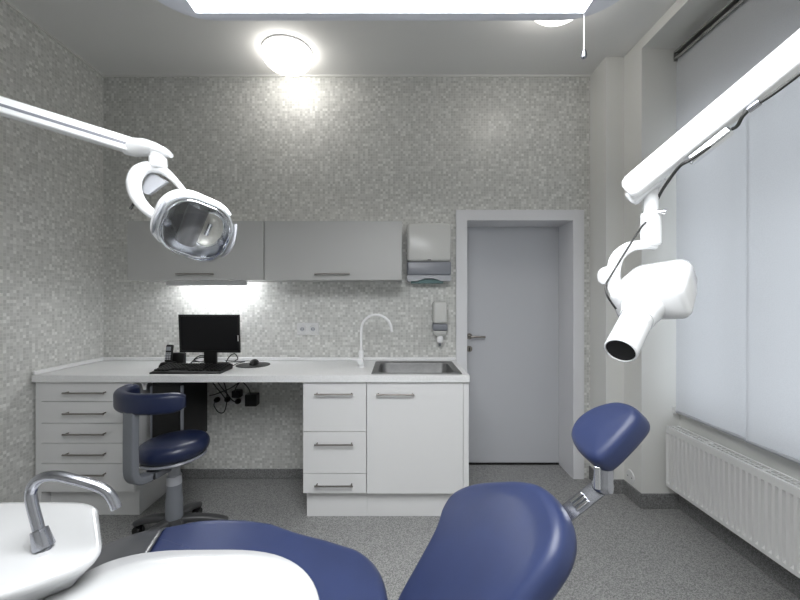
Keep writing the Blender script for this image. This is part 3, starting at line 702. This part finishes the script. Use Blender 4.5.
# ------------------------------------------------------------------ x-ray machine
t = thing('xray_machine', (1.6, -.1, 2.6), 'white dental x-ray machine on a long slanting arm by the window', 'x-ray machine')
eA, eB = at(631, 188.5, 1.10), at(812, 40.5, .84)
dr = (eB - eA).normalized(); far = eA + dr * 1.45
b = MB(); prof = rr(0, 0, .025, .033, .008, 4)
b.sweep([eA - dr * .012, eA - dr * .004, eA + dr * .012, eA + dr * .05, far], prof, scale=[.55, .85, 1, 1, 1]); b.build('arm', 'gloss', t)
b = MB(); b.tube([far - Vector((0, 0, .12)), far + Vector((0, 0, .06))], .05, 20); b.build('shoulder', 'gloss', t)
b = MB(); fz = far.z - .09; b.sweep([(far.x, far.y, fz), (XR - .02, far.y - .02, fz)], rr(0, 0, .045, .04, .02, 4)); b.box(XR - .03, XR - .0005, far.y - .14, far.y + .1, fz - .16, fz + .16); b.build('wall_bracket', 'gloss', t, bevel=.006)
sdv = dr.cross(Vector((0, 0, 1))).normalized(); upv = sdv.cross(dr)
b = MB(); cc = at(709, 146, .975)
b.obox(cc, dr * .052, sdv * .016, upv * .013); b.build('cable_clamp', 'chrome', t, bevel=.008, seg=3)
b = MB(); cp = [at(655, 206, 1.12), at(660, 194, 1.08), at(669, 180, 1.03), at(680, 166, 1.0), at(690, 160, .98), at(709, 147, .965), at(728, 131.5, .945), at(737, 126, .93), at(743, 116, .915), at(753, 107, .90), at(773, 94, .868), at(800, 74, .828), at(845, 41, .768)]
b.tube(catmull(cp, 7), .0042, 8); lab(b.build('cable', 'cable', t), 'thin black cable slung under the arm')
b = MB(); cp = [at(646, 222, 1.09), at(640, 229, 1.055), at(626, 251, 1.04), at(612, 274, 1.035), at(606, 285, 1.035), at(607.5, 296, 1.02), at(616, 309, 1.02)]
b.tube(catmull(cp, 7), .0028, 8); lab(b.build('cable', 'cable', t), 'thin black cable running down to the tube head')
b = MB(); pp = [at(748, 110.5, .907), at(760, 102, .888)]; b.tube(pp, .008, 10); b.build('cable_sleeve', 'satin', t)
# drop, collar and elbow
s0 = at(652, 180, 1.10)
b = MB(); b.obox(at(645, 188, 1.10), dr * .05, sdv * .022, upv * .022); b.build('arm_shoe', 'gloss', t, bevel=.012, seg=3)
s1 = at(651, 186, 1.10)
zt, zm, ze, zb = s1.z, at(651, 212, 1.1).z, at(651, 216, 1.1).z, at(651, 246, 1.1).z
b = MB(); b.lathe([(.019, zt - zb), (.019, zm - zb), (.026, zm - zb - .004), (.027, ze - zb), (.027, .006), (.022, 0)], (s1.x, s1.y, zb), (0, 0, 1), 24); b.build('swivel_post', 'gloss', t)
b = MB(); kn = at(657, 211, 1.07); b.lathe([(.004, 0), (.004, .012), (.008, .014), (.008, .02), (.001, .021)], kn, (1, -.6, -.3), 12); b.build('clamp_screw', 'chrome', t)
b = MB(); el = [(655, 246.5, 1.10), (644, 245, 1.10), (630, 247, 1.10), (619, 255, 1.10), (614, 267, 1.10), (613.5, 280, 1.10), (617, 293, 1.07), (628, 302, 1.04)]
b.sweep(catmull([at(*p) for p in el], 5), [(.021 * math.cos(2 * PI * k / 18), .015 * math.sin(2 * PI * k / 18)) for k in range(18)], up=(0, 1, 0), scale=[(.5 + .42 * min(1, i / 18), 1) for i in range(36)]); b.build('elbow', 'gloss', t)
b = MB(); kc = at(610, 276, 1.10); b.lathe([(.026, 0), (.028, .01), (.024, .022), (.012, .026)], kc, (-1, -.25, 0), 20); b.build('pivot_knob', 'gloss', t)
# tube head
d_ = Vector((-.64, -.52, -.58)).normalized()
rx = Vector((.52, -.85, .03)); rx = (rx - d_ * rx.dot(d_)).normalized(); ux = rx.cross(d_)
if ux.z < 0: ux = -ux
hc2 = at(647, 307, 1.0)
def xp(x, y, z): return hc2 + rx * x + ux * y + d_ * z
def xr(hx, hy, r, z, ox=0, oy=0): return [xp(x, y, z) for x, y in rr(ox, oy, hx, hy, r, 6)]
b = MB(); b.rings([xr(.052, .025, .02, -.175, 0), xr(.068, .036, .025, -.168, 0), xr(.077, .043, .028, -.145, 0), xr(.084, .048, .024, -.09, .0), xr(.088, .050, .022, -.02), xr(.086, .048, .022, -.008), xr(.077, .040, .022, .001)])
hd = b.build('tube_head', 'gloss', t, ang=60)
b = MB(); b.lathe([(.052, -.01), (.050, .008), (.044, .03), (.041, .05), (.040, .055)], xp(-.01, 0, 0), d_, 32); b.build('cone_base', 'gloss', hd)
b = MB(); b.lathe([(.037, .045), (.037, .075), (.0355, .077), (.0355, .083), (.037, .085), (.037, .178), (.035, .18), (.033, .18), (.033, .10), (.001, .10)], xp(-.01, 0, 0), d_, 32); cl = b.build('collimator', 'gloss', hd)
b = MB(); b.lathe([(.0325, .174), (.0325, .176), (0, .176)], xp(-.01, 0, 0), d_, 32); lab(b.build('aperture', 'dark', hd), 'black round aperture of the tube')

# ------------------------------------------------------------------ dental chair
t = thing('dental_chair', (-.35, 1.08, 0), 'navy blue padded dental chair with raised headrest in the foreground', 'dental chair')
K = 1.08
def interp(tab, x):
    for (x0, y0), (x1, y1) in zip(tab, tab[1:]):
        if x <= x1: 
            s = (x - x0) / (x1 - x0); s = max(0, min(1, s)); s2 = s * s * (3 - 2 * s); return y0 + (y1 - y0) * (s * .5 + s2 * .5)
    return tab[-1][1]
zt_ = [(-1.12, .545), (-.87, .603), (-.66, .635), (-.50, .633), (-.30, .575), (-.17, .54), (-.08, .522), (.05, .50)]
SYC = 1.08
half = [(-.90, .255), (-.86, .275), (-.70, .283), (-.30, .280), (-.17, .277), (-.095, .240), (-.052, .175), (-.030, .09), (-.025, 0)]
far_ = [(x, SYC + h) for x, h in half]
sol = [(-.905, SYC - .2), (-.905, SYC)] + [(-.905, SYC + .2)] + far_ + [(x, SYC - h) for x, h in reversed(half[:-1])]
ol = [(p.x, p.y) for p in catmull([Vector((x, y, 0)) for x, y in sol], 5, True)]
b = MB(); b.cushion(ol, .10, .035, lambda u, v, h: Vector((u, v, interp(zt_, u) + h)), crown=-.012, inner=(.95, .88, .8, .7, .6, .5, .4, .3, .2, .1)); b.build('seat', 'navy', t, ang=180)
half = [(-1.30, .10), (-1.26, .20), (-1.15, .255), (-1.0, .277), (-.85, .287), (-.80, .289)]
zf = lambda x: interp([(-1.32, .46), (-1.1, .545), (-.87, .607), (-.70, .636)], x)
b = MB(); rows = []
for i in range(25):
    x = -1.29 + (.415 + .05) * i / 24; hh_ = interp(half, x); row = []
    for j in range(17):
        s = j / 8 - 1; v = s * (hh_ + .006); sk = (SYC + v)
        xs = x + .065 + (-.085 * s + .02) * max(0, (i - 16) / 8)
        drop = .05 * max(0, abs(s) - .82) / .18
        row.append(Vector((xs, sk, max(zf(xs), interp(zt_, xs) if xs > -.95 else 0) + .007 - drop * .8)))
    rows.append(row)
vs = [[b.bm.verts.new(p) for p in r] for r in rows]
for i in range(24):
    for j in range(16): b.bm.faces.new((vs[i][j], vs[i][j + 1], vs[i + 1][j + 1], vs[i + 1][j]))
o = b.build('foot_cover', 'smoky', t, ang=180); so = o.modifiers.new('thickness', 'SOLIDIFY'); so.thickness = .004
lab(o, 'smoky grey protective cover on the foot end')
b = MB(); ol2 = [(p.x, p.y) for p in catmull([(-1.26, SYC - .15, 0), (-1.26, SYC + .15, 0), (-1.15, SYC + .235, 0), (-.95, SYC + .25, 0), (-.90, SYC + .1, 0), (-.90, SYC - .1, 0), (-.95, SYC - .25, 0), (-1.15, SYC - .235, 0)], 5, True)]
b.cushion(ol2, .07, .03, lambda u, v, h: Vector((u, v, zf(u) - .008 + h)), crown=0); b.build('foot_pad', 'navy', t, ang=180)
# backrest: leaning plane, outline in (across, along)
e, yaw = math.radians(48), math.radians(8)
bw = Vector((-math.sin(yaw), math.cos(yaw), 0)); ba = Vector((math.cos(e) * math.cos(yaw), math.cos(e) * math.sin(yaw), math.sin(e))); bn = -bw.cross(ba).normalized()
if bn.z < 0: bn = -bn
BP = Vector((0, .95 * K, H - .93 * K))
def unp(px, py, P):
    dd = Vector(((px - CX) / F, 1, -(py - CY) / F)); k = (P - Vector((0, 0, H))).dot(bn) / dd.dot(bn); q = Vector((0, 0, H)) + dd * k - P
    return (q.dot(bw), q.dot(ba), 0)
obs = [(395, 597), (413.5, 563), (432, 529), (440.5, 506), (451.5, 490.5), (471, 481), (503, 477.5), (526, 478.5), (541, 485), (552, 499), (559, 518), (557, 542), (541, 573)]
ob = [unp(x, y, BP) for x, y in obs]
ob += [(ob[-1][0] + .0, .26, 0), (ob[-1][0] - .0, .12, 0), (ob[-1][0] + .03, .02, 0), (0.0, -.02, 0), (ob[0][0] - .06, -.02, 0)]
BO = [(p.x, p.y) for p in catmull(ob, 5, True)]
b = MB(); b.cushion(BO, .085, .032, lambda u, v, h: BP + bw * u + ba * v + bn * h, crown=-.006); b.build('backrest', 'navy', t, ang=180)
b = MB(); cen = sum((Vector(p) for p in ob), Vector()) / len(ob)
sh = [(cen.x + (u - cen.x) * .8, cen.y + (v - cen.y) * .8) for u, v in BO]
b.cushion(sh, .03, .01, lambda u, v, h: BP + bw * u + ba * v + bn * (h - .082), crown=0); b.build('back_shell', 'lightgrey', t, ang=180)
# headrest
HP = Vector((.53 * K, .95 * K, H - .36 * K))
oh = [(568, 435), (570, 425), (577, 415), (589, 406.5), (603, 401), (616, 399), (628, 402), (635, 408), (635, 416), (626, 428), (615, 440), (603, 452), (594, 458), (584, 456), (574, 447)]
HO = [unp(x, y, HP) for x, y in oh]; HO = [(p.x, p.y) for p in catmull(HO, 4, True)]
b = MB(); b.cushion(HO, .075, .024, lambda u, v, h: HP + bw * u + ba * v + bn * h, crown=.004, bcrown=.01); b.build('headrest', 'navy', t, ang=180)
# chrome bracket: flat strip from behind the backrest, then a post into the headrest
BQ = BP - bn * .105; q_ = unp(556, 522, BQ); p0 = BQ + bw * q_[0] + ba * q_[1]; p1 = at(601, 486, 1.08)
b = MB(); b.sweep([p0, p1], rr(0, 0, .024, .004, .003, 2), up=(-.6, -.5, .6)); b.build('headrest_bar', 'satin', t)
b = MB(); m_ = (p0 * .45 + p1 * .55)
dv = (p1 - p0).normalized(); sv = dv.cross(Vector((-.6, -.5, .6))).normalized(); nv = sv.cross(dv)
for s_ in (-.012, 0, .012): b.obox(m_ + sv * s_ + nv * .008, dv * .022, sv * .0035, nv * .004)
b.build('bar_clamp', 'chrome', t, bevel=.002)
b = MB(); b.lathe([(.020, -.022), (.027, -.016), (.028, 0), (.026, .006), (.025, .01), (.025, .055), (.024, .06)], p1 + Vector((.006, 0, .006)), (.05, 0, 1), 24); b.build('headrest_post', 'satin', t)
b = MB(); q = p1 + Vector((-.022, -.022, .035)); b.obox(q, (.007, -.004, 0), (.004, .007, 0), (0, 0, .032)); b.build('post_lever', 'chrome', t, bevel=.003)
# under-structure
b = MB(); b.box(-.60, -.04, .94, 1.22, .36, .42); b.box(-.12, .05, 1.0, 1.14, .30, .40); b.build('seat_frame', 'lightgrey', t, bevel=.02)
b = MB(); b.sweep([(-.33, 1.06, .05), (-.36, 1.06, .37)], rr(0, 0, .12, .10, .04, 4), up=(1, 0, 0), scale=[1.15, .9]); b.build('lift_column', 'gloss', t)
b = MB(); b.rings([[(x, y, z) for x, y in rr(-.33, 1.05, hx, hy, .12)] for hx, hy, z in ((.38, .26, .001), (.38, .26, .03), (.30, .20, .055), (.18, .15, .075))]); b.build('base_plate', 'gloss', t)

# ------------------------------------------------------------------ spittoon unit
t = thing('spittoon_unit', (-.9, .6, 0), 'glossy white dental spittoon unit with chrome tap at lower left', 'spittoon unit')
zU = .905
top = [(-1.5, .945), (-1.2, .950), (-.95, .956), (-.80, .954), (-.738, .934), (-.706, .900), (-.650, .835), (-.606, .780), (-.600, .738), (-.628, .700), (-.69, .652), (-.78, .612), (-.95, .572), (-1.2, .555), (-1.5, .555), (-1.62, .75)]
to = [Vector((p.x, p.y)) for p in catmull([(x, y, 0) for x, y in top], 5, True)]
def inset(pts, d):
    n = len(pts); ar = sum(pts[i].x * pts[(i + 1) % n].y - pts[(i + 1) % n].x * pts[i].y for i in range(n)); sg = 1 if ar > 0 else -1; o = []
    for i in range(n):
        tt = (pts[(i + 1) % n] - pts[i - 1]).normalized(); o.append(pts[i] + Vector((-tt.y, tt.x)) * sg * d)
    return o
b = MB(); b.rings([[(p.x, p.y, z) for p in inset(to, d)] for d, z in ((.085, .74), (.075, .79), (.055, .83), (.028, .863), (.008, .882), (.001, .892), (.002, .899), (.008, .9045), (.02, .906))])
b.build('unit_top', 'ceramic', t, ang=60)
b = MB(); b.rings([[(x, y, z) for x, y in rr(-1.15 + dx, .60, hx, hy, .09)] for dx, hx, hy, z in ((0, .33, .19, .001), (0, .33, .19, .10), (.0, .30, .15, .2), (0, .30, .15, .68), (.02, .36, .12, .742))]); b.build('pedestal', 'gloss', t)
# basin: wide flange and inner bowl
bc = Vector((-.385, .615)); zB = .845
def sup(ax_, bx_, by_, bxl, n_, k, cx, cy):
    o = []
    for j in range(64):
        a = 2 * PI * j / 64; c_, s_ = math.cos(a), math.sin(a)
        rx_, e_ = (bx_, n_) if c_ > 0 else (bxl, ax_ or n_)
        o.append((cx + math.copysign(abs(c_) ** (2 / e_), c_) * rx_ * k, cy + math.copysign(abs(s_) ** (2 / e_), s_) * by_ * k))
    return o
out = lambda k, cx=-.385, cy=.615: sup(4, .252, .250, .288, 2.4, k, cx, cy)
inn_ = lambda k: sup(0, .165, .165, .19, 2.1, k, -.315, .605)
b = MB(); R_ = []
def add(pts, z): R_.append([(x, y, z) for x, y in pts])
add(out(.25), zB - .115); add(out(.55), zB - .108); add(out(.82), zB - .085); add(out(.96), zB - .045); add(out(1.0), zB - .018); add(out(.995), zB - .006); add(out(.975), zB)
mid = [((a[0] + b_[0]) / 2, (a[1] + b_[1]) / 2) for a, b_ in zip(out(.975), inn_(1.06))]
add(mid, zB + .001); add(inn_(1.06), zB - .001); add(inn_(.98), zB - .010); add(inn_(.86), zB - .040); add(inn_(.60), zB - .075); add(inn_(.25), zB - .088); add(inn_(.1), zB - .090)
b.rings(R_); b.build('basin', 'ceramic', t, ang=180)
b = MB(); b.lathe([(.02, 0), (.02, .003), (.012, .004), (.001, .002)], (-.315, .605, zB - .09)); b.build('drain', 'chrome', t)
b = MB(); b.sweep([(-.85, .72, .775), (-.5, .68, .775)], rr(0, 0, .07, .035, .03, 4)); b.build('basin_arm', 'ceramic', t, ang=60)
# chrome tap
TB = at(45, 551, .768)
dirv = (at(40, 533, .772) - TB).normalized()
b = MB(); b.lathe([(.012, -.004), (.012, .004)], TB, dirv, 20); b.lathe([(.0175, .006), (.0185, .008), (.0145, .043), (.0135, .044), (.011, .044)], TB, dirv, 24); cb = b.build('tap_collar', 'satin', t)
TP = [(41, 538, .772), (36, 519, .775), (32, 503, .778), (31, 492, .780), (35, 482.5, .780), (44, 477, .780), (58, 476, .782), (74, 479.5, .785), (92, 484.5, .79), (105, 490, .792), (112, 498, .793), (116.5, 508, .794)]
b = MB(); b.tube(catmull([at(*p) for p in TP], 5), .0102, 18); b.build('tap_spout', 'satin', t)

# ------------------------------------------------------------------ operator's stool
SX, SY, SZ = -1.292, 2.2, .605
t = thing('operator_stool', (SX, SY, 0), 'navy blue swivel stool with wraparound backrest in front of the desk', 'stool')
tl = lambda x, y, z: Vector((SX + x, SY + y, SZ + z + .06 * x))
b = MB(); circ = [(.186 * math.cos(2 * PI * k / 48), .186 * math.sin(2 * PI * k / 48)) for k in range(48)]
b.cushion(circ, .095, .045, lambda u, v, h: tl(u, v, h), crown=.012); b.build('seat', 'navyshade', t, ang=180)
b = MB(); b.rings([[tl(r * math.cos(2 * PI * k / 40), r * math.sin(2 * PI * k / 40), z) for k in range(40)] for r, z in ((.165, -.095), (.172, -.105), (.14, -.122), (.06, -.135))]); b.build('seat_pan', 'midgrey', t)
b = MB(); arc = []; R = .252
for k in range(25):
    a = math.radians(168 + (312 - 168) * k / 24); rr_ = R
    arc.append(Vector((SX + rr_ * math.cos(a), SY + rr_ * math.sin(a), 0.868 + .004 * k / 24)))
sc = [min(1, .6 + .4 * math.sqrt(min(1, min(k, 24 - k) / 2.2))) for k in range(25)]
b.sweep(arc, rr(0, 0, .031, .053, .026, 5), scale=sc); b.build('backrest', 'navyshade', t, ang=180)
# upright: flat L-shaped arm from the backrest down and under the seat
a = math.radians(253); ca, sa = math.cos(a), math.sin(a)
b = MB(); prof = [(.258, .85), (.26, .70), (.26, .56), (.257, .51), (.243, .478), (.215, .462), (.15, .458), (.05, .462)]
b.sweep(catmull([(SX + r * ca, SY + r * sa, z) for r, z in prof], 5), rr(0, 0, .036, .020, .008, 3), up=(ca, sa, .001)); b.build('upright', 'grey', t)
b = MB(); b.lathe([(.040, 0), (.040, .05), (.032, .055), (.032, .13)], (SX, SY, .345), seg=28); b.build('gas_column', 'lightgrey', t)
b = MB(); b.lathe([(.046, 0), (.046, .12), (.042, .15), (.041, .155), (.039, .245), (.034, .25)], (SX, SY, .13), seg=28); b.build('column_cover', 'grey', t)
b = MB(); b.lathe([(.06, .075), (.06, .13), (.05, .15)], (SX, SY, 0), seg=28); b.build('hub', 'darkgrey', t)
for k in range(5):
    a = math.radians(20 + 72 * k); ca, sa = math.cos(a), math.sin(a)
    b = MB(); b.sweep(catmull([(SX + r * ca, SY + r * sa, z) for r, z in ((.03, .135), (.10, .130), (.18, .112), (.255, .085), (.275, .072))], 4), rr(0, 0, .028, .018, .012, 3)); lg = b.build('leg', 'darkgrey', t)
    b = MB(); cx_, cy_ = SX + .268 * ca, SY + .268 * sa
    for s_ in (-1, 1):
        b.lathe([(.0, -.008), (.026, -.008), (.029, -.004), (.029, .004), (.026, .008), (.0, .008)], (cx_ - sa * .014 * s_, cy_ + ca * .014 * s_, .0295), (-sa, ca, 0), 18)
    b.build('caster', 'black', lg)

# ------------------------------------------------------------------ daylight, camera, view
w = bpy.data.worlds.new('daylight'); bpy.context.scene.world = w; w.use_nodes = True
bg = w.node_tree.nodes['Background']; bg.inputs[0].default_value = (.92, .95, 1.0, 1); bg.inputs[1].default_value = 2.15
cam = bpy.data.cameras.new('camera'); co = bpy.data.objects.new('camera', cam); C.objects.link(co)
co.location = (0, 0, H); co.rotation_euler = (PI / 2, 0, 0)
cam.sensor_width = 36; cam.lens = F / 800 * 36; cam.shift_x = 2 / 800; cam.shift_y = -1 / 800; cam.clip_start = .02
sc = bpy.context.scene; sc.camera = co
sc.view_settings.view_transform = 'Standard'; sc.view_settings.look = 'None'; sc.view_settings.gamma = 1; sc.view_settings.exposure = .5
